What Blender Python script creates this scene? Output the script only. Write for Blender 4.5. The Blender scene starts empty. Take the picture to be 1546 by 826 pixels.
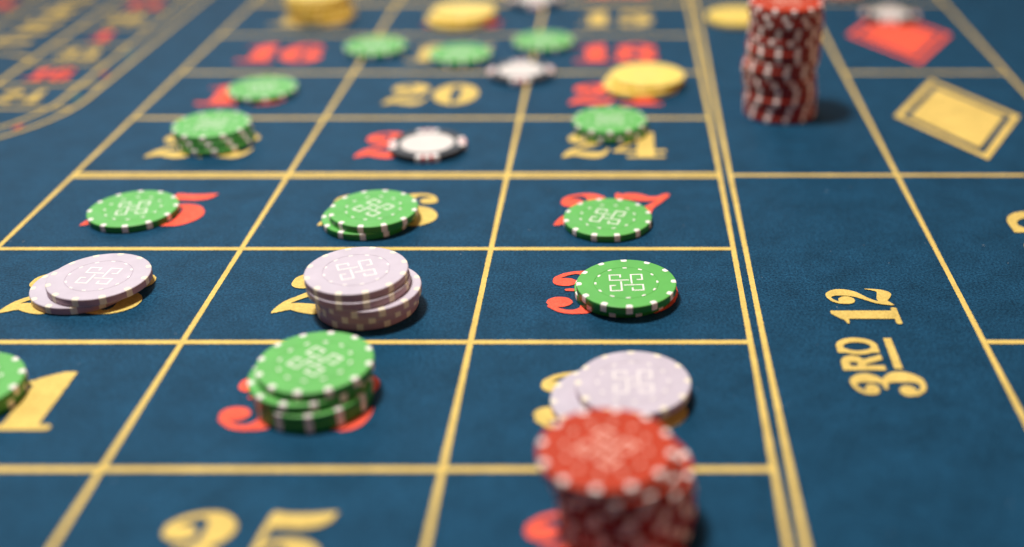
import bpy, math, random
import numpy as np
from mathutils import Vector

random.seed(7)
scene = bpy.context.scene
COL = scene.collection
R_ = math.radians

# ------------------------------------------------------------------ camera
cam_data = bpy.data.cameras.new('camera')
cam = bpy.data.objects.new('camera', cam_data)
COL.objects.link(cam)
cam.location = (0.0, 0.0, 0.22973)
cam.rotation_euler = (R_(90 - 28.26), 0, 0)
cam_data.sensor_fit = 'HORIZONTAL'
cam_data.sensor_width = 36.0
cam_data.lens = 1754.4 / 1546 * 36.0
cam_data.shift_x = -(940.4 - 773.0) / 1546
cam_data.clip_start = 0.01
cam_data.clip_end = 50
cam_data.dof.use_dof = True
cam_data.dof.focus_distance = 0.476
cam_data.dof.aperture_fstop = 2.65
cam_data.dof.aperture_blades = 0
scene.camera = cam

# ------------------------------------------------------------------ world, lamps, exposure
world = bpy.data.worlds.new('World')
scene.world = world
world.use_nodes = True
bg = world.node_tree.nodes['Background']
bg.inputs['Color'].default_value = (1.0, 0.60, 0.58, 1)
bg.inputs['Strength'].default_value = 0.16

def area(name, loc, target, sx, sy, power, color):
    d = bpy.data.lights.new(name, 'AREA')
    d.shape = 'RECTANGLE'
    d.size, d.size_y = sx, sy
    d.energy = power
    d.color = color
    o = bpy.data.objects.new(name, d)
    COL.objects.link(o)
    o.location = loc
    v = Vector(target) - Vector(loc)
    o.rotation_euler = v.to_track_quat('-Z', 'Y').to_euler()
    return o

pd = bpy.data.lights.new('pendant_lamp', 'SPOT')      # shaded pendant hung over the layout
pd.energy = 90
pd.color = (1.0, 0.965, 0.91)
pd.shadow_soft_size = 0.10
pd.spot_size = R_(88)
pd.spot_blend = 1.0
pend = bpy.data.objects.new('pendant_lamp', pd)
COL.objects.link(pend)
pend.location = (-0.33, 0.58, 1.22)
pend.rotation_euler = (Vector((0.05, 0.40, 0)) - pend.location).to_track_quat('-Z', 'Y').to_euler()
area('back_sheen_panel', (-0.95, 2.3, 0.95), (-0.1, 0.6, 0), 2.2, 0.9, 11, (0.90, 0.96, 1.0))  # unseen broad light behind the table, added for sheen on chips and felt
area('wall_lamp', (1.4, 0.55, 0.40), (0.0, 0.5, 0), 0.3, 0.3, 4.0, (1.0, 0.55, 0.24))

vs = scene.view_settings
vs.view_transform = 'Standard'
vs.look = 'None'
vs.exposure = 0
vs.gamma = 1
vs.use_curve_mapping = False
scene.cycles.use_denoising = True
scene.cycles.max_bounces = 6

# ------------------------------------------------------------------ materials
def new_mat(name):
    m = bpy.data.materials.new(name)
    m.use_nodes = True
    nt = m.node_tree
    return m, nt, nt.nodes['Principled BSDF']

def fabric(name, dark, light, sheen, fine=1000, cloud=0.27, sheen_tint=(0.10, 0.52, 0.92, 1), lo=0.30, hi=0.72):
    m, nt, b = new_mat(name)
    N, L = nt.nodes, nt.links
    tc = N.new('ShaderNodeTexCoord')
    n1 = N.new('ShaderNodeTexNoise'); n1.inputs['Scale'].default_value = fine
    n1.inputs['Detail'].default_value = 3; n1.inputs['Roughness'].default_value = 0.7
    n2 = N.new('ShaderNodeTexNoise'); n2.inputs['Scale'].default_value = 62
    n2.inputs['Detail'].default_value = 5; n2.inputs['Roughness'].default_value = 0.6
    n3 = N.new('ShaderNodeTexNoise'); n3.inputs['Scale'].default_value = 240
    n3.inputs['Detail'].default_value = 3
    for n in (n1, n2, n3):
        L.new(tc.outputs['Object'], n.inputs['Vector'])
    ramp = N.new('ShaderNodeValToRGB')
    ramp.color_ramp.elements[0].position = lo; ramp.color_ramp.elements[0].color = (*dark, 1)
    ramp.color_ramp.elements[1].position = hi; ramp.color_ramp.elements[1].color = (*light, 1)
    L.new(n1.outputs['Fac'], ramp.inputs['Fac'])
    add = N.new('ShaderNodeMath'); add.operation = 'ADD'
    L.new(n2.outputs['Fac'], add.inputs[0])
    mul = N.new('ShaderNodeMath'); mul.operation = 'MULTIPLY'; mul.inputs[1].default_value = 0.45
    L.new(n3.outputs['Fac'], mul.inputs[0]); L.new(mul.outputs[0], add.inputs[1])
    mr = N.new('ShaderNodeMapRange')
    mr.inputs['From Min'].default_value = 0.5; mr.inputs['From Max'].default_value = 0.95
    mr.inputs['To Min'].default_value = 1 - cloud; mr.inputs['To Max'].default_value = 1 + cloud
    L.new(add.outputs[0], mr.inputs['Value'])
    mix = N.new('ShaderNodeMix'); mix.data_type = 'RGBA'; mix.blend_type = 'MULTIPLY'
    mix.inputs['Factor'].default_value = 1
    L.new(ramp.outputs['Color'], mix.inputs['A']); L.new(mr.outputs['Result'], mix.inputs['B'])
    L.new(mix.outputs['Result'], b.inputs['Base Color'])
    b.inputs['Roughness'].default_value = 0.62
    b.inputs['Specular IOR Level'].default_value = 0.30 if sheen > 0.08 else 0.12
    b.inputs['Specular Tint'].default_value = sheen_tint
    b.inputs['Sheen Weight'].default_value = sheen
    b.inputs['Sheen Roughness'].default_value = 0.45
    b.inputs['Sheen Tint'].default_value = sheen_tint
    bump = N.new('ShaderNodeBump'); bump.inputs['Strength'].default_value = 0.55
    bump.inputs['Distance'].default_value = 0.0004
    L.new(n1.outputs['Fac'], bump.inputs['Height']); L.new(bump.outputs['Normal'], b.inputs['Normal'])
    return m

FELT = fabric('blue_felt', (0.0008, 0.011, 0.031), (0.014, 0.078, 0.150), 0.17, lo=0.34, hi=0.68)
GOLD = fabric('gold_print', (0.57, 0.410, 0.105), (0.83, 0.610, 0.175), 0.05, cloud=0.12, sheen_tint=(1, .9, .7, 1))
RED = fabric('red_print', (0.84, 0.085, 0.050), (1.0, 0.155, 0.085), 0.05, cloud=0.12, sheen_tint=(1, .8, .7, 1))
TEAL = fabric('teal_print', (0.12, 0.30, 0.24), (0.2, 0.42, 0.34), 0.05, cloud=0.07)

def plastic(name, col, rough=0.45, vary=0.06, spec=0.50):
    m, nt, b = new_mat(name)
    N, L = nt.nodes, nt.links
    tc = N.new('ShaderNodeTexCoord')
    n = N.new('ShaderNodeTexNoise'); n.inputs['Scale'].default_value = 160; n.inputs['Detail'].default_value = 5
    L.new(tc.outputs['Object'], n.inputs['Vector'])
    r = N.new('ShaderNodeValToRGB')
    r.color_ramp.elements[0].position = 0.3; r.color_ramp.elements[1].position = 0.75
    r.color_ramp.elements[0].color = (*[c * (1 - vary) for c in col], 1)
    r.color_ramp.elements[1].color = (*[min(1, c * (1 + vary)) for c in col], 1)
    L.new(n.outputs['Fac'], r.inputs['Fac']); L.new(r.outputs['Color'], b.inputs['Base Color'])
    mr = N.new('ShaderNodeMapRange')
    mr.inputs['From Min'].default_value = 0.3; mr.inputs['From Max'].default_value = 0.7
    mr.inputs['To Min'].default_value = rough - 0.09; mr.inputs['To Max'].default_value = rough + 0.14
    ns = N.new('ShaderNodeTexNoise'); ns.inputs['Scale'].default_value = 75; ns.inputs['Detail'].default_value = 9
    ns.inputs['Distortion'].default_value = 1.2
    L.new(tc.outputs['Object'], ns.inputs['Vector'])
    L.new(ns.outputs['Fac'], mr.inputs['Value']); L.new(mr.outputs['Result'], b.inputs['Roughness'])
    b.inputs['Specular IOR Level'].default_value = spec
    n2 = N.new('ShaderNodeTexNoise'); n2.inputs['Scale'].default_value = 1400; n2.inputs['Detail'].default_value = 2
    L.new(tc.outputs['Object'], n2.inputs['Vector'])
    bp = N.new('ShaderNodeBump'); bp.inputs['Strength'].default_value = 0.07; bp.inputs['Distance'].default_value = 0.0002
    L.new(n2.outputs['Fac'], bp.inputs['Height']); L.new(bp.outputs['Normal'], b.inputs['Normal'])
    return m

GREEN_P = plastic('green_plastic', (0.10, 0.42, 0.075))
LAV_P = plastic('lavender_plastic', (0.53, 0.475, 0.545))
REDCHIP_P = plastic('red_plastic', (0.45, 0.040, 0.010), spec=0.26)
YELLOW_P = plastic('yellow_plastic', (0.86, 0.65, 0.13))
# the rims get a darker, more saturated and less rough version of each face colour
GREEN_E = plastic('green_plastic_rim', (0.018, 0.215, 0.028), rough=0.34)
LAV_E = plastic('lavender_plastic_rim', (0.42, 0.27, 0.325), rough=0.34)
REDCHIP_E = plastic('red_plastic_rim', (0.215, 0.016, 0.016), rough=0.34)
YELLOW_E = plastic('yellow_plastic_rim', (0.74, 0.50, 0.045), rough=0.34)
BLACK_P = plastic('black_plastic', (0.012, 0.014, 0.018))
WHITE_P = plastic('white_plastic', (0.82, 0.78, 0.74), vary=0.04)
CREAM_P = plastic('cream_plastic', (0.80, 0.73, 0.58), vary=0.05)
PALE_YELLOW_P = plastic('pale_yellow_plastic', (0.90, 0.66, 0.22), vary=0.05)
ROSE_P = plastic('pale_rose_plastic', (0.90, 0.80, 0.75), vary=0.05)
SALMON_P = plastic('salmon_plastic', (0.92, 0.62, 0.50), vary=0.05)
INLAY_P = plastic('ivory_plastic', (0.66, 0.62, 0.58), vary=0.05)

# ------------------------------------------------------------------ mesh helpers
def mesh_obj(name, verts, faces, mat, parent=None, loc=(0, 0, 0), smooth=False):
    me = bpy.data.meshes.new(name)
    me.from_pydata([tuple(v) for v in verts], [], faces)
    me.update()
    if mat: me.materials.append(mat)
    if smooth:
        me.polygons.foreach_set('use_smooth', [True] * len(me.polygons))
    o = bpy.data.objects.new(name, me)
    COL.objects.link(o)
    o.location = loc
    if parent: o.parent = parent
    return o

# ------------------------------------------------------------------ the table
MM = 0.001
X0, X1, Y0, Y1 = -2.0, 1.6, -0.6, 3.2
zt, zb = 0.0, -0.03
felt = mesh_obj('table_felt',
    [(X0, Y0, zb), (X1, Y0, zb), (X1, Y1, zb), (X0, Y1, zb), (X0, Y0, zt), (X1, Y0, zt), (X1, Y1, zt), (X0, Y1, zt)],
    [(3, 2, 1, 0), (4, 5, 6, 7), (0, 1, 5, 4), (1, 2, 6, 5), (2, 3, 7, 6), (3, 0, 4, 7)], FELT)
felt['kind'] = 'structure'
felt['label'] = 'dark blue felt of a roulette table printed with gold lines and numbers'

ZL = [0.00012]
def next_z():
    ZL[0] += 0.000004
    return ZL[0]

JIT = random.Random(3)
def ribbon(name, pts, width, mat, closed=False, step=0.0006, jit=0.00005, parent=felt):
    """a flat printed line that follows pts (metres), its edges slightly ragged by the felt pile"""
    P = [np.array(p, float) for p in pts]
    if closed: P.append(P[0])
    out = []
    for a, b in zip(P[:-1], P[1:]):
        n = max(1, int(np.linalg.norm(b - a) / step))
        for i in range(n): out.append(a + (b - a) * i / n)
    out.append(P[-1])
    out = np.array(out)
    t = np.gradient(out, axis=0)
    if closed:
        t[0] = t[-1] = out[1] - out[-2]
    t /= np.linalg.norm(t, axis=1)[:, None]
    nrm = np.stack([-t[:, 1], t[:, 0]], 1)
    z = next_z()
    vs_, fs = [], []
    ja = jb = 0
    for i, (c, n) in enumerate(zip(out, nrm)):
        ja = 0.2 * ja + JIT.gauss(0, jit); jb = 0.2 * jb + JIT.gauss(0, jit)
        a = c + n * (width / 2 + ja); b = c - n * (width / 2 + jb)
        vs_ += [(a[0], a[1], z), (b[0], b[1], z)]
        if i: fs.append((2 * i - 2, 2 * i - 1, 2 * i + 1, 2 * i))
    return mesh_obj(name, vs_, fs, mat, parent)

CX = dict(L0=-0.2722, L1=-0.1658, L2=-0.0573, L3=0.0480, L3b=0.0532, L4=0.1358, L5=0.2362)
P_ = 0.0785
RY = {0: .2958, 1: .3727, 2: .4499, 3: .5299, 4: .6096, 5: .6878, 6: .7667, 7: .8460}
RY[-1] = RY[0] - 0.0772
for k in range(8, 12): RY[k] = RY[7] + (k - 7) * 0.0790
WL, WR = 0.0022, 0.0028
yN, yF = RY[-1], RY[11]
for k in ('L0', 'L1', 'L2', 'L3', 'L3b', 'L4', 'L5'):
    ribbon('grid_line', [(CX[k], yN), (CX[k], yF)], WL, GOLD)
def cross(y, xa, xb, w=WR): ribbon('grid_line', [(xa, y), (xb, y)], w, GOLD)
h = WL / 2
for k in range(-1, 12):
    if k in (3, 7):
        continue
    cross(RY[k], CX['L0'] + h, CX['L3'] - h)
for k in (3, 7):
    if k == 3:
        for d in (-0.0020, 0.0020): cross(RY[k] + d, CX['L0'] + h, CX['L3'] - h)
        cross(RY[k], CX['L3b'] + h, CX['L4'] - h)
    else:
        for d in (-0.0020, 0.0020): cross(RY[k] + d, CX['L0'] + h, CX['L3'] - h)
        cross(RY[k], CX['L3b'] + h, CX['L4'] - h)
for k in (-1, 1, 3, 5, 7, 9):
    cross(RY[k], CX['L4'] + h, CX['L5'] - h)
cross(RY[-1], CX['L3b'] + h, CX['L4'] - h)

# ------------------------------------------------------------------ printed glyphs
def catmull(P, n=14):
    P = np.array(P, float)
    P = np.vstack([2 * P[0] - P[1], P, 2 * P[-1] - P[-2]])
    out = []
    for i in range(1, len(P) - 2):
        for t in np.linspace(0, 1, n, endpoint=False):
            a, b, c, d = P[i - 1], P[i], P[i + 1], P[i + 2]
            out.append(0.5 * ((2 * b) + (-a + c) * t + (2 * a - 5 * b + 4 * c - d) * t * t + (-a + 3 * b - 3 * c + d) * t ** 3))
    out.append(P[-2])
    return np.array(out)

class Glyph:
    """union / difference of brush strokes, ellipses and polygons as a 2-D field"""
    def __init__(self, w, step=0.016, hgt=1.0):
        self.w = w
        m = 0.10
        self.xs = np.arange(-m, w + m, step); self.ys = np.arange(-m, hgt + m, step)
        self.X, self.Y = np.meshgrid(self.xs, self.ys, indexing='ij')
        self.F = np.full(self.X.shape, -1.0)
    def stroke(self, pts, sub=False):
        c = catmull(pts)
        f = np.full(self.X.shape, -1.0)
        for x, y, r in c:
            f = np.maximum(f, max(r, 0.004) - np.hypot(self.X - x, self.Y - y))
        return self._put(f, sub)
    def ell(self, cx, cy, rx, ry, sub=False, rot=0):
        c, s = math.cos(rot), math.sin(rot)
        dx, dy = self.X - cx, self.Y - cy
        u, v = (dx * c + dy * s) / rx, (-dx * s + dy * c) / ry
        return self._put((1 - np.sqrt(u * u + v * v)) * min(rx, ry), sub)
    def poly(self, P, sub=False):
        P = np.array(P, float)
        d = np.full(self.X.shape, 9.0); ins = np.zeros(self.X.shape, bool)
        for a, b in zip(P, np.roll(P, -1, 0)):
            e = b - a
            t = np.clip(((self.X - a[0]) * e[0] + (self.Y - a[1]) * e[1]) / (e @ e), 0, 1)
            d = np.minimum(d, np.hypot(self.X - a[0] - t * e[0], self.Y - a[1] - t * e[1]))
            cond = ((a[1] > self.Y) != (b[1] > self.Y))
            with np.errstate(divide='ignore', invalid='ignore'):
                xi = a[0] + (self.Y - a[1]) * e[0] / (e[1] if e[1] else 1e-9)
            ins ^= cond & (self.X < xi)
        return self._put(np.where(ins, d, -d), sub)
    def _put(self, f, sub):
        self.F = np.minimum(self.F, -f) if sub else np.maximum(self.F, f)
        return self
    def mesh(self):
        F = self.F + np.random.default_rng(5).normal(0, 0.0022, self.F.shape)
        V, idx, faces = [], {}, []
        def vert(key, x, y):
            if key not in idx:
                idx[key] = len(V); V.append((x, y))
            return idx[key]
        xs, ys = self.xs, self.ys
        ok = F > 0
        act = ok[:-1, :-1] | ok[1:, :-1] | ok[1:, 1:] | ok[:-1, 1:]
        for i, j in zip(*np.nonzero(act)):
            cs = ((i, j), (i + 1, j), (i + 1, j + 1), (i, j + 1))
            poly = []
            for k in range(4):
                a, b = cs[k], cs[(k + 1) % 4]
                fa, fb = F[a], F[b]
                if fa > 0: poly.append(vert(a, xs[a[0]], ys[a[1]]))
                if (fa > 0) != (fb > 0):
                    t = fa / (fa - fb)
                    key = (a, b) if a < b else (b, a)
                    poly.append(vert(key, xs[a[0]] + t * (xs[b[0]] - xs[a[0]]), ys[a[1]] + t * (ys[b[1]] - ys[a[1]])))
            if len(poly) >= 3: faces.append(tuple(poly))
        return V, faces

def d0():
    return Glyph(.76).ell(.38, .5, .37, .50).ell(.38, .5, .085, .40, sub=True)
def d1():
    g = Glyph(.66).poly([(.22, .03), (.54, .03), (.54, 1), (.42, 1), (.22, .88)])
    g.stroke([(.48, .96, .04), (.34, .87, .05), (.18, .80, .035), (.05, .79, .015)])
    return g.stroke([(.06, .045, .045), (.62, .045, .045)])
def d2():
    g = Glyph(.74)
    g.ell(.235, .70, .155, .125)
    g.stroke([(.105, .715, .025), (.13, .82, .035), (.22, .91, .035), (.36, .955, .035), (.49, .90, .085), (.555, .76, .135), (.50, .60, .105), (.36, .46, .06), (.22, .34, .045), (.12, .22, .045), (.05, .06, .03), (.03, .03, .008)])
    g.stroke([(.035, .02, .01), (.10, .10, .055), (.22, .16, .075), (.36, .13, .10), (.50, .10, .105), (.61, .15, .06), (.67, .26, .03), (.70, .36, .012)])
    return g
def d3():
    g = Glyph(.74)
    g.ell(.23, .73, .14, .095)
    g.stroke([(.105, .75, .02), (.13, .83, .032), (.24, .92, .036), (.37, .96, .036), (.49, .91, .08), (.55, .77, .125), (.48, .62, .07), (.38, .55, .035), (.26, .545, .028)])
    g.stroke([(.38, .545, .03), (.50, .47, .08), (.575, .30, .15), (.50, .11, .09), (.36, .045, .045), (.22, .065, .038), (.08, .17, .03)])
    g.ell(.185, .265, .145, .115)
    return g
def d4():
    g = Glyph(.80).poly([(.36, .03), (.62, .03), (.62, 1), (.50, 1), (.36, .80)])
    g.stroke([(.55, .95, .04), (.30, .62, .035), (.05, .27, .035)])
    g.stroke([(.04, .255, .045), (.76, .255, .045)])
    return g.stroke([(.24, .04, .04), (.74, .04, .04)])
def d5():
    g = Glyph(.74)
    g.poly([(.16, 1.0), (.30, .975), (.46, .97), (.70, 1.0), (.66, .88), (.58, .81), (.46, .78), (.30, .79), (.17, .80)])
    g.stroke([(.175, .96, .03), (.15, .75, .03), (.125, .50, .025)])
    g.stroke([(.13, .50, .025), (.24, .60, .035), (.38, .61, .055), (.51, .50, .12), (.54, .31, .155), (.46, .12, .10), (.34, .045, .045), (.20, .05, .035), (.09, .14, .03)])
    g.ell(.19, .22, .14, .11)
    return g
def d6():
    g = Glyph(.76)
    g.stroke([(.64, .80, .02), (.60, .89, .03), (.50, .955, .035), (.38, .95, .05), (.25, .85, .10), (.17, .66, .13), (.155, .45, .15), (.19, .24, .14), (.29, .09, .08), (.40, .04, .04)])
    g.ell(.555, .765, .12, .09)
    g.stroke([(.40, .04, .04), (.52, .09, .08), (.59, .26, .145), (.555, .44, .10), (.45, .55, .05), (.36, .57, .035), (.28, .53, .025)])
    return g
def d7():
    g = Glyph(.76)
    g.stroke([(.06, .97, .035), (.055, .84, .03), (.05, .70, .022)])
    g.stroke([(.09, .86, .04), (.18, .91, .085), (.30, .885, .105), (.45, .83, .07), (.60, .86, .045), (.70, .94, .05)])
    g.stroke([(.705, .95, .045), (.60, .75, .045), (.47, .56, .06), (.38, .36, .11), (.345, .18, .145), (.345, .13, .13)])
    return g
def d8():
    g = Glyph(.76).ell(.39, .745, .345, .255).ell(.38, .27, .365, .28)
    return g.ell(.40, .76, .09, .165, sub=True, rot=.35).ell(.36, .26, .115, .185, sub=True, rot=.35)
def d9():
    g = d6(); g.F = g.F[::-1, ::-1]
    return g
def letR():
    g = Glyph(.62)
    g.poly([(.0, 0), (.19, 0), (.19, 1), (.0, 1)]).ell(.30, .71, .30, .29).poly([(.02, .43), (.30, .43), (.30, 1), (.02, 1)])
    g.poly([(.17, .62), (.33, .62), (.33, .80), (.17, .80)], sub=True)
    return g.poly([(.22, .5), (.42, .5), (.64, 0), (.42, 0)])
def letD():
    g = Glyph(.64).poly([(.0, 0), (.30, 0), (.30, 1), (.0, 1)]).ell(.28, .5, .36, .5)
    return g.poly([(.19, .17), (.27, .17), (.27, .83), (.19, .83)], sub=True).ell(.26, .5, .18, .33, sub=True)
def letO():
    return Glyph(.8).ell(.4, .5, .40, .5).ell(.4, .5, .20, .32, sub=True)
def bars(w, *rects):
    g = Glyph(w)
    for a, b, c, d in rects: g.poly([(a, b), (c, b), (c, d), (a, d)])
    return g
def letT(): return bars(.62, (.22, 0, .40, 1), (.0, .83, .62, 1))
def letI(): return bars(.2, (.0, 0, .2, 1))
def letE(): return bars(.52, (.0, 0, .18, 1), (.0, .83, .52, 1), (.0, .42, .46, .58), (.0, 0, .52, .17))
def letS():
    return Glyph(.56).stroke([(.50, .84, .085), (.36, .92, .085), (.16, .90, .085), (.09, .73, .085), (.20, .56, .09), (.38, .46, .09), (.48, .28, .085), (.40, .10, .085), (.20, .08, .085), (.06, .17, .085)])
GL = {}
FN = {'0': d0, '1': d1, '2': d2, '3': d3, '4': d4, '5': d5, '6': d6, '7': d7, '8': d8, '9': d9,
      'R': letR, 'D': letD, 'O': letO, 'T': letT, 'I': letI, 'E': letE, 'S': letS}
def glyph(c):
    if c not in GL:
        g = FN[c](); GL[c] = (g.w, *g.mesh())
    return GL[c]

def text(name, s, cx, cy, hgt, mat, wscale=1.0, gap=0.04, turned=False, label=None, fit=None):
    """printed characters centred at (cx, cy) metres; turned: runs along +y with its tops towards -x"""
    ws = [glyph(c)[0] * wscale for c in s]
    tot = sum(ws) + gap * (len(s) - 1)
    k = 1.0
    if fit: k = fit / (tot * hgt)
    x = -tot * k / 2
    V, Fc = [], []
    z = next_z()
    for c, w in zip(s, ws):
        _, gv, gf = glyph(c)
        o = len(V)
        for a, b in gv:
            u, v = (x + a * wscale * k) * hgt, (b - 0.5) * hgt
            V.append((cx - v, cy + u, z) if turned else (cx + u, cy + v, z))
        Fc += [tuple(i + o for i in f) for f in gf]
        x += (w + gap) * k
    ob = mesh_obj(name, V, Fc, mat, felt)
    if label: ob['label'] = label
    return ob

reds = {1, 3, 5, 7, 9, 12, 14, 16, 18, 19, 21, 23, 25, 27, 30, 32, 34, 36}
colx = [(CX['L0'] + CX['L1']) / 2, (CX['L1'] + CX['L2']) / 2, (CX['L2'] + CX['L3']) / 2]
for n in range(10, 37):
    row = 11 - (n - 1) // 3            # 34-36 -> 0, 25-27 -> 3
    col = (n - 1) % 3
    k = row - 1 if False else (11 - row)
    r0 = -1 + (36 - n) // 3
    yc = (RY[r0] + RY[r0 + 1]) / 2
    text('printed_number', str(n), colx[col], yc, 0.0355, RED if n in reds else GOLD, gap=0.03, fit=0.0545,
         label='%s number %d printed on the felt' % ('red' if n in reds else 'gold', n))

# the dozen box: 3RD 12 runs along the table, tops towards the number grid
text('printed_number', '3', 0.0940, 0.3440, 0.0265, GOLD, wscale=0.86, turned=True, label='gold 3 of the dozen box')
text('printed_letters', 'RD', 0.0874, 0.3643, 0.0155, GOLD, gap=0.10, turned=True, fit=0.0225, label='gold raised RD of the dozen box')
ribbon('underline', [(0.0998, 0.3540), (0.0998, 0.3752)], 0.0030, GOLD)
text('printed_number', '12', 0.0948, 0.3998, 0.0265, GOLD, wscale=0.80, gap=0.06, turned=True, fit=0.0290, label='gold 12 of the dozen box')
text('printed_letters', 'ODD', 0.1865, 0.4475, 0.0235, GOLD, wscale=1.3, gap=0.16, turned=True, fit=0.080, label='gold word ODD')

def diamond(name, cx, cy, a, b, mat, label):
    z = next_z()
    def rh(s): return [(cx, cy - b * s[1]), (cx + a * s[0], cy), (cx, cy + b * s[1]), (cx - a * s[0], cy)]
    o = rh((1, 1)); w = 0.0040
    L_ = math.hypot(a, b)
    ca, cb = w * L_ / b, w * L_ / a
    i = rh((1 - ca / a, 1 - cb / b))
    V = [(x, y, z) for x, y in o + i]
    ob = mesh_obj(name, V, [(k, (k + 1) % 4, 4 + (k + 1) % 4, 4 + k) for k in range(4)], mat, felt)
    ob['label'] = label
    f = rh((0.745, 0.745))
    mesh_obj('diamond_fill', [(x, y, z) for x, y in f], [(0, 1, 2, 3)], mat, ob)
diamond('printed_diamond', 0.1862, 0.6120, 0.0352, 0.0630, GOLD, 'gold diamond with a thin outline')
diamond('printed_diamond', 0.1862, 0.7665, 0.0352, 0.0630, RED, 'red diamond with a thin outline')

# the call-bet track beside the grid
TC, TY, TF = -0.4035, 0.641, 1.62
def stadium(r):
    pts = [(TC + r, TF)]
    pts += [(TC + r * math.cos(t), TY + r * math.sin(t)) for t in np.linspace(0, -math.pi, 60)]
    pts.append((TC - r, TF))
    return pts
for r in (0.0935, 0.0795, 0.0285):
    ribbon('track_line', stadium(r), WL if r > .03 else 0.0026, GOLD)
for i in range(25):
    y = 0.6245 + i * 0.0397
    for s in (-1, 1):
        xa, xb = TC + s * (0.0285 + h), TC + s * (0.0795 - h)
        ribbon('track_line', [(xa, y), (xb, y)], 0.0022, GOLD)
        xa, xb = TC + s * (0.0795 + h), TC + s * (0.0935 - h)
        if i < 2: ribbon('track_line', [(xa, y), (xb, y)], 0.0022, GOLD)
ribbon('track_line', [(TC + 0.0285 * c, 0.714 + 0.012 * (1 - c * c)) for c in np.linspace(0.93, -0.93, 24)], 0.0026, GOLD)
wheel = [24, 16, 33, 1, 20, 14, 31, 9]
for i, n in enumerate(wheel):
    text('track_number', str(n), -0.3495, 0.6443 + i * 0.0397, 0.0215, RED if n in reds else GOLD, fit=0.0270 if n > 9 else None,
         label='small %s track number %d' % ('red' if n in reds else 'gold', n))
other = [10, 23, 8, 30, 11, 36, 13, 27]
for i, n in enumerate(other):
    text('track_number', str(n), 2 * TC + 0.3495, 0.6443 + i * 0.0397, 0.0215, RED if n in reds else GOLD, fit=0.0270 if n > 9 else None,
         label='small %s track number %d of the far lane' % ('red' if n in reds else 'gold', n))
text('printed_letters', 'TIERS', TC, 0.802, 0.023, GOLD, gap=0.20, turned=True, fit=0.126, label='gold word inside the track')
for x, y, m in ((-0.3165, 0.6415, TEAL), (-0.3290, 0.5945, RED), (-0.3165, 0.6830, RED), (-0.3165, 0.7230, TEAL)):
    ribbon('track_mark', [(x - 0.0012, y - 0.003), (x + 0.0012, y + 0.003)], 0.0020, m)

# ------------------------------------------------------------------ chips
T_STEP = 0.0033          # stacking height
T = 0.00325
RAD = 0.020

def profile(R, t, grow=0.0):
    """outer outline of a chip from the top inwards edge round to the bottom, (r, z)"""
    b = 0.00046
    P = []
    for a in np.linspace(90, 0, 5): P.append((R - b + (b + grow) * math.cos(R_(a)), t - b + (b + grow) * math.sin(R_(a))))
    for a in np.linspace(0, -90, 5): P.append((R - b + (b + grow) * math.cos(R_(a)), b + (b + grow) * math.sin(R_(a))))
    return P

def lathe(P, seg, close_top=True, close_bottom=True):
    V, F = [], []
    n = len(P)
    for s in range(seg):
        a = 2 * math.pi * s / seg
        for r, z in P: V.append((r * math.cos(a), r * math.sin(a), z))
    for s in range(seg):
        s2 = (s + 1) % seg
        for i in range(n - 1):
            F.append((s * n + i, s * n + i + 1, s2 * n + i + 1, s2 * n + i))
    if close_top: F.append(tuple(s * n for s in range(seg)))
    if close_bottom: F.append(tuple(s * n + n - 1 for s in reversed(range(seg))))
    return V, F

def me_from(name, V, F, mat, smooth_angle=None):
    me = bpy.data.meshes.new(name)
    me.from_pydata([tuple(v) for v in V], [], F)
    me.update()
    me.materials.append(mat)
    if smooth_angle:
        me.polygons.foreach_set('use_smooth', [abs(p.normal.z) < 0.985 and p.center.xy.length > RAD * 0.9 for p in me.polygons])
    return me

def body_mesh(mat, R=RAD, edge=None):
    g = 0.645 * R
    d, w = 0.00018, 0.00017
    P = [(g - 2 * w, T), (g - w, T), (g, T - d), (g + w, T)] + profile(R, T)
    V, F = lathe(P, 120)
    me = me_from('chip_body', V, F, mat, 38)
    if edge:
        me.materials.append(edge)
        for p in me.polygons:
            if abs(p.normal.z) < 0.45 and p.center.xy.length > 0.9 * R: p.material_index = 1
    return me

def arc_patch(P, half, seg=5):
    V, F = [], []
    n = len(P)
    for s in range(seg + 1):
        a = -half + 2 * half * s / seg
        for r, z in P: V.append((r * math.cos(a), r * math.sin(a), z))
    for s in range(seg):
        for i in range(n - 1):
            F.append((s * n + i, s * n + i + 1, (s + 1) * n + i + 1, (s + 1) * n + i))
    return V, F

def spot_mesh(mat, R=RAD, width=0.0026, depth=0.0022):
    gr = 0.00003
    pr = profile(R, T, gr)
    half = width / 2 / R
    P = [(R - depth, T + gr), (R - depth * 0.6, T + gr)] + pr + [(R - depth, -gr * 0.4)]
    V, F = arc_patch(P, half)
    # round the inner end of the spot
    n = len(P)
    for s in range(6):
        x, y, z = V[s * n]
        k = 1 + 0.022 * abs((s - 2.5) / 2.5) ** 2
        V[s * n] = (x * k, y * k, z)
    return me_from('edge_spot', V, F, mat, 38)

def dash_mesh(mat, R=RAD, rr=0.62):
    V, F = [], []
    z = T + 0.00003
    for k in range(12):
        a0 = math.pi / 2 + k * math.pi / 6
        hw = 0.00085 / (rr * R)
        b = len(V)
        for r in (rr * R - 0.00042, rr * R + 0.00042):
            for a in (a0 - hw, a0, a0 + hw): V.append((r * math.cos(a), r * math.sin(a), z))
        F += [(b, b + 3, b + 4, b + 1), (b + 1, b + 4, b + 5, b + 2)]
    return me_from('dash_ring', V, F, mat)

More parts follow.
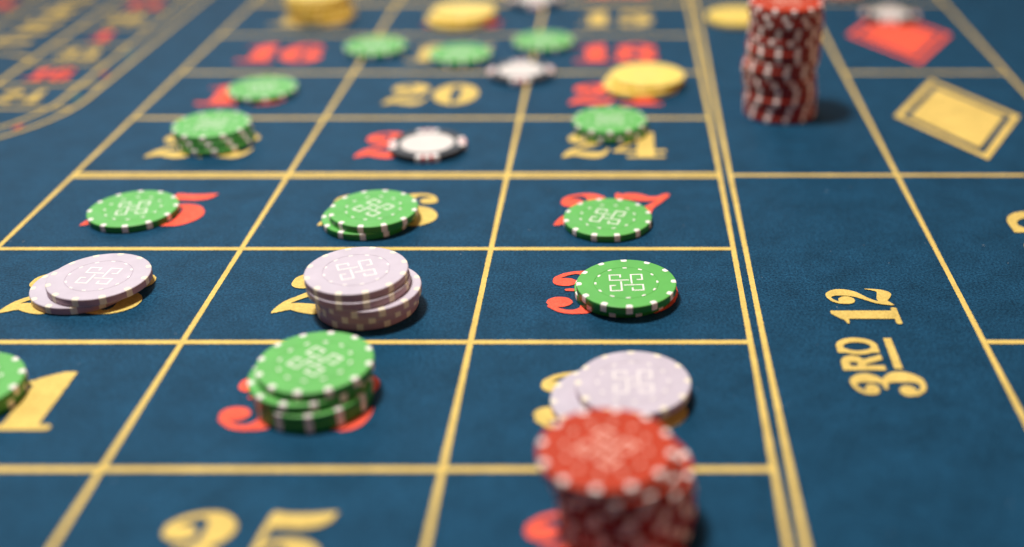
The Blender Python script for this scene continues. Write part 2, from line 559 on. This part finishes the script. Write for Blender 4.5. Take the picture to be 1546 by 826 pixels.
def logo_mesh(mat, R=RAD, w=0.034):
    """four hooked strokes, each a quarter turn of the last, linked at the middle"""
    arm = [(-.11, .215), (-.11, .325), (-.325, .325), (-.325, .105), (.055, .105)]
    V, F = [], []
    z = T + 0.00003
    hw = w / 2
    for q in range(4):
        P = arm
        for _ in range(q): P = [(y, -x) for x, y in P]
        P = np.array(P)
        n = len(P)
        L_, R2 = [], []
        for i in range(n):
            d1 = P[i] - P[i - 1] if i else P[1] - P[0]
            d2 = P[i + 1] - P[i] if i < n - 1 else P[-1] - P[-2]
            d1 = d1 / np.linalg.norm(d1); d2 = d2 / np.linalg.norm(d2)
            n1 = np.array([-d1[1], d1[0]]); n2 = np.array([-d2[1], d2[0]])
            m = n1 + n2; m = m / np.linalg.norm(m); m = m / max(0.3, m @ n1)
            L_.append(P[i] + m * hw); R2.append(P[i] - m * hw)
        b = len(V)
        zz = z + q * 0.000004
        for a, c in zip(L_, R2): V += [(a[0] * R, a[1] * R, zz), (c[0] * R, c[1] * R, zz)]
        for i in range(n - 1): F.append((b + 2 * i, b + 2 * i + 1, b + 2 * i + 3, b + 2 * i + 2))
    return me_from('logo', V, F, mat)

def kit(body, edge, spot, print_mat, R=RAD, **kw):
    return dict(body=body_mesh(body, R, edge), spot=spot_mesh(spot, R, **kw), dash=dash_mesh(print_mat, R), logo=logo_mesh(print_mat, R))
KITS = {
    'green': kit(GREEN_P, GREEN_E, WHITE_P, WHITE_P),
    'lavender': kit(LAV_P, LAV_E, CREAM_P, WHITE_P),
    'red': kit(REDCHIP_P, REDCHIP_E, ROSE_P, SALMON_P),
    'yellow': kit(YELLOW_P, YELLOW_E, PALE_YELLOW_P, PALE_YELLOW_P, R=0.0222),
}
def link(name, me, parent, loc=(0, 0, 0), rz=0):
    o = bpy.data.objects.new(name, me)
    COL.objects.link(o)
    o.parent = parent
    o.location = loc
    o.rotation_euler = (0, 0, rz)
    return o

def chip(colour, x, y, level, deg, label, group=None, face=True):
    k = KITS[colour]
    root = bpy.data.objects.new(colour + '_chip', None)
    root.empty_display_size = 0.01
    COL.objects.link(root)
    root.location = (x * MM, y * MM, 0.00022 + level * T_STEP)
    root.rotation_euler = (0, 0, R_(deg))
    root['label'] = label
    root['category'] = 'chip'
    if group: root['group'] = group
    link('body', k['body'], root)
    for i in range(12):
        link('edge_spot', k['spot'], root, rz=math.pi / 2 + i * math.pi / 6)
    if face:
        link('dash_ring', k['dash'], root)
        link('logo', k['logo'], root)
    return root

# black chip with a white middle and four white edge blocks, each with two red bars
def annulus(name, mat, r0, r1, z):
    V, F = [], []
    n = 72
    for s in range(n):
        a = 2 * math.pi * s / n
        V += [(r0 * math.cos(a), r0 * math.sin(a), z), (r1 * math.cos(a), r1 * math.sin(a), z)]
    for s in range(n):
        F.append((2 * s, 2 * s + 1, 2 * ((s + 1) % n) + 1, 2 * ((s + 1) % n)))
    return me_from(name, V, F, mat)
BLK = dict(body=body_mesh(BLACK_P))
_pr = profile(RAD, T, 0.00003)
V_, F_ = arc_patch([(0.80 * RAD, T + 0.00003)] + _pr + [(0.80 * RAD, -0.00001)], R_(18), 10)
BLK['block'] = me_from('edge_block', V_, F_, WHITE_P, 38)
_pr2 = profile(RAD, T, 0.00006)
V_, F_ = arc_patch([(0.84 * RAD, T + 0.00006)] + _pr2 + [(0.80 * RAD, -0.00001)], R_(2.6), 4)
RED_BAR_P = plastic('red_bar_plastic', (0.5, 0.03, 0.03))
BLK['bar'] = me_from('red_bar', V_, F_, RED_BAR_P, 38)
V_ = [(0.69 * RAD * math.cos(a), 0.69 * RAD * math.sin(a), T + 0.00005) for a in np.linspace(0, 2 * math.pi, 73)[:-1]]
BLK['inlay'] = me_from('white_inlay', V_, [tuple(range(72))], INLAY_P)

def black_chip(x, y, deg, label):
    root = bpy.data.objects.new('black_chip', None)
    root.empty_display_size = 0.01
    COL.objects.link(root)
    root.location = (x * MM, y * MM, 0.00022)
    root.rotation_euler = (0, 0, R_(deg))
    root['label'] = label
    root['category'] = 'chip'
    root['group'] = 'black and white chips lying singly'
    link('body', BLK['body'], root)
    link('white_inlay', BLK['inlay'], root)
    for i in range(4):
        b = link('edge_block', BLK['block'], root, rz=i * math.pi / 2)
        for s in (-1, 1):
            link('red_bar', BLK['bar'], b, rz=R_(6.2 * s))
    return root

ORD = ['bottom', 'second', 'third', 'fourth', 'fifth', 'sixth', 'seventh', 'eighth', 'ninth', 'tenth', 'eleventh', 'twelfth',
       'thirteenth', 'fourteenth', 'fifteenth', 'sixteenth', 'seventeenth', 'eighteenth', 'nineteenth', 'twentieth']

G1 = 'single green chips on the numbers'
chip('green', -225.1, 484.6, 0, 10, 'single green chip on red 25, behind the lavender pair', G1)
chip('green', -6.9, 475.5, 0, -17, 'single green chip on red 27, straight behind the sharp green pair', G1)
chip('green', -211.4, 651.7, 0, 20, 'blurred single green chip on red number 19', G1)
chip('green', -160.5, 734.2, 0, 3, 'blurred green chip straddling the line left of number 17', G1)
chip('green', -103.7, 718.3, 0, 12, 'blurred green chip covering gold number 17', G1)
chip('green', -52.1, 745.8, 0, 26, 'blurred green chip on the line between 17 and 18', G1)

G = 'green pair on number 26'
chip('green', -116.4, 477.3, 0, 6, 'lower green chip of the pair on gold 26', G, False)
chip('green', -113.0, 477.8, 1, 54, 'upper green chip of the pair on gold 26', G)
G = 'green pair on number 30'
chip('green', 0.4, 410.2, 0, 17, 'lower green chip, mostly hidden, of the pair on red 30', G, False)
chip('green', 1.4, 407.2, 1, 3.3, 'sharp upper green chip of the pair on red 30', G)
G = 'green pair at the left picture edge'
chip('green', -228.9, 335.3, 0, 14, 'lower green chip of the pair cut by the left picture edge', G, False)
chip('green', -228.2, 335.6, 1, 22, 'upper green chip of the pair cut by the left picture edge', G)
G = 'green stack on number 32'
chip('green', -106.9, 334.6, 0, 9, 'bottom green chip of the four-chip stack on red 32', G, False)
chip('green', -106.7, 334.9, 1, 8, 'second green chip from below of the four-chip stack on red 32', G, False)
chip('green', -108.6, 336.4, 2, 19, 'third green chip from below of the four-chip stack on red 32', G, False)
chip('green', -106.2, 338.8, 3, 56, 'top green chip of the four-chip stack on red 32', G)
G = 'green stack on number 22'
chip('green', -214.8, 573.1, 0, 16, 'bottom green chip of the blurred stack on gold 22', G, False)
chip('green', -215.5, 574.2, 1, 10, 'middle green chip of the blurred stack on gold 22', G, False)
chip('green', -216.2, 575.1, 2, 4, 'top green chip of the blurred stack on gold 22', G)
G = 'green pair on number 24'
chip('green', -6.3, 589.8, 0, 14, 'lower green chip of the blurred pair on gold 24', G, False)
chip('green', -7.1, 590.4, 1, 1, 'upper green chip of the blurred pair on gold 24', G)

G = 'lavender pair on number 28'
chip('lavender', -218.6, 412.4, 0, 12, 'lower lavender chip jutting out left of the pair on gold 28', G, False)
chip('lavender', -211.6, 413.0, 1, -5, 'upper lavender chip of the pair on gold 28', G)
G = 'lavender stack on number 29'
for i, (x, y, a) in enumerate(((-101.2, 400.4, 3), (-100.4, 399.6, 15), (-99.1, 398.2, 24), (-103.3, 398.6, 20), (-103.9, 399.6, 21.5))):
    chip('lavender', x, y, i, a, '%s lavender chip of the five-chip stack on gold 29' % ('top' if i == 4 else ORD[i]), G, i == 4)
G = 'lavender pair on number 33'
chip('lavender', -4.9, 331.5, 0, 8, 'lower lavender chip jutting out left behind the near red stack', G, False)
chip('lavender', 3.5, 336.0, 1, 2, 'upper lavender chip behind the near red stack', G)

# near red stack, leaning slightly to the left as it rises
G = 'near red stack'
lean = [(0.8, 270.5, 5), (1.5, 271.4, 21), (0.4, 270.6, 12), (1.3, 271.7, 27), (-0.4, 270.8, 8), (0.3, 272.0, 17), (-2.7, 271.0, 2), (-4.8, 271.9, 52)]
for i, (x, y, a) in enumerate(lean):
    chip('red', x, y, i, a, '%s red chip of the blurred nearest red stack' % ('top' if i == len(lean) - 1 else ORD[i] + ' from below'), G, i == len(lean) - 1)
# far tall red stack
G = 'tall red stack in the dozen box'
twist = [2, 8, 12, 18, 21, 19, 13, 9, 4, 1, 16, 17, 15, 3, 12, 11, 24, 21, 8]
for i, a in enumerate(twist):
    x = 88.2 - 1.6 * math.exp(-((i - 7) / 2.6) ** 2) + random.uniform(-.55, .55)
    y = 619.6 + random.uniform(-1.0, 1.0)
    a = a + random.uniform(-2.5, 2.5)
    chip('red', x, y, i, a, '%s red chip of the tall far stack in the dozen box' % ('top' if i == len(twist) - 1 else ORD[i] + ' from below'), G, i == len(twist) - 1)
chip('red', 163.8, 876.0, 0, 8, 'single blurred red chip at the top picture edge')

# yellow chips
G = 'yellow pair on number 21'
chip('yellow', 10.6, 660.8, 0, 5, 'lower yellow chip of the pair near the double gold line', G, False)
chip('yellow', 14.4, 665.3, 1, 18, 'upper yellow chip of the pair near the double gold line', G)
G = 'yellow pair on number 14'
chip('yellow', -115.0, 799.5, 0, 12, 'lower yellow chip of the pair cut by the top picture edge', G, False)
chip('yellow', -111.5, 805.0, 1, 2, 'upper yellow chip of the pair cut by the top picture edge', G)
chip('yellow', 80.7, 804.1, 0, 9, 'single yellow chip behind the tall red stack')
G = 'yellow stack on number 13'
for i, (x, y) in enumerate(((-212.0, 811.0), (-213.0, 813.5), (-214.8, 812.5), (-216.0, 814.5), (-215.0, 815.5))):
    chip('yellow', x, y, i, 7 * i, '%s yellow chip of the stack on gold 13' % ('top' if i == 4 else ORD[i]), G, i == 4)

# black and white chips
black_chip(-101.7, 564.6, 8, 'black and white chip on red number 23')
black_chip(-62.4, 683.7, 4, 'black and white chip on the line right of number 20')
black_chip(188.6, 809.2, -12, 'black and white chip on the red diamond')
black_chip(-64.6, 849.8, 6, 'black and white chip cut by the top picture edge')

# tiny specks of lint caught in the pile
lr = random.Random(11)
V, F = [], []
for _ in range(170):
    x, y = lr.uniform(-0.40, 0.24), lr.uniform(0.24, 0.75)
    a = lr.uniform(0, math.pi); L_ = lr.uniform(0.0002, 0.0009); w = lr.uniform(0.00006, 0.00013)
    c, sn = math.cos(a), math.sin(a)
    b = len(V)
    for u, v, z in ((-L_, 0, .00002), (0, -w, .00006), (L_, 0, .00002), (0, w, .00006), (0, 0, .00022)):
        V.append((x + u * c - v * sn, y + u * sn + v * c, 0.00025 + z))
    F += [(b, b + 1, b + 4), (b + 1, b + 2, b + 4), (b + 2, b + 3, b + 4), (b + 3, b, b + 4)]
LINT = fabric('lint_fibre', (0.35, 0.42, 0.48), (0.55, 0.6, 0.64), 0.05)
lint = mesh_obj('lint', V, F, LINT)
lint['kind'] = 'stuff'
lint['label'] = 'tiny pale specks of lint scattered on the felt'
lint['category'] = 'lint'
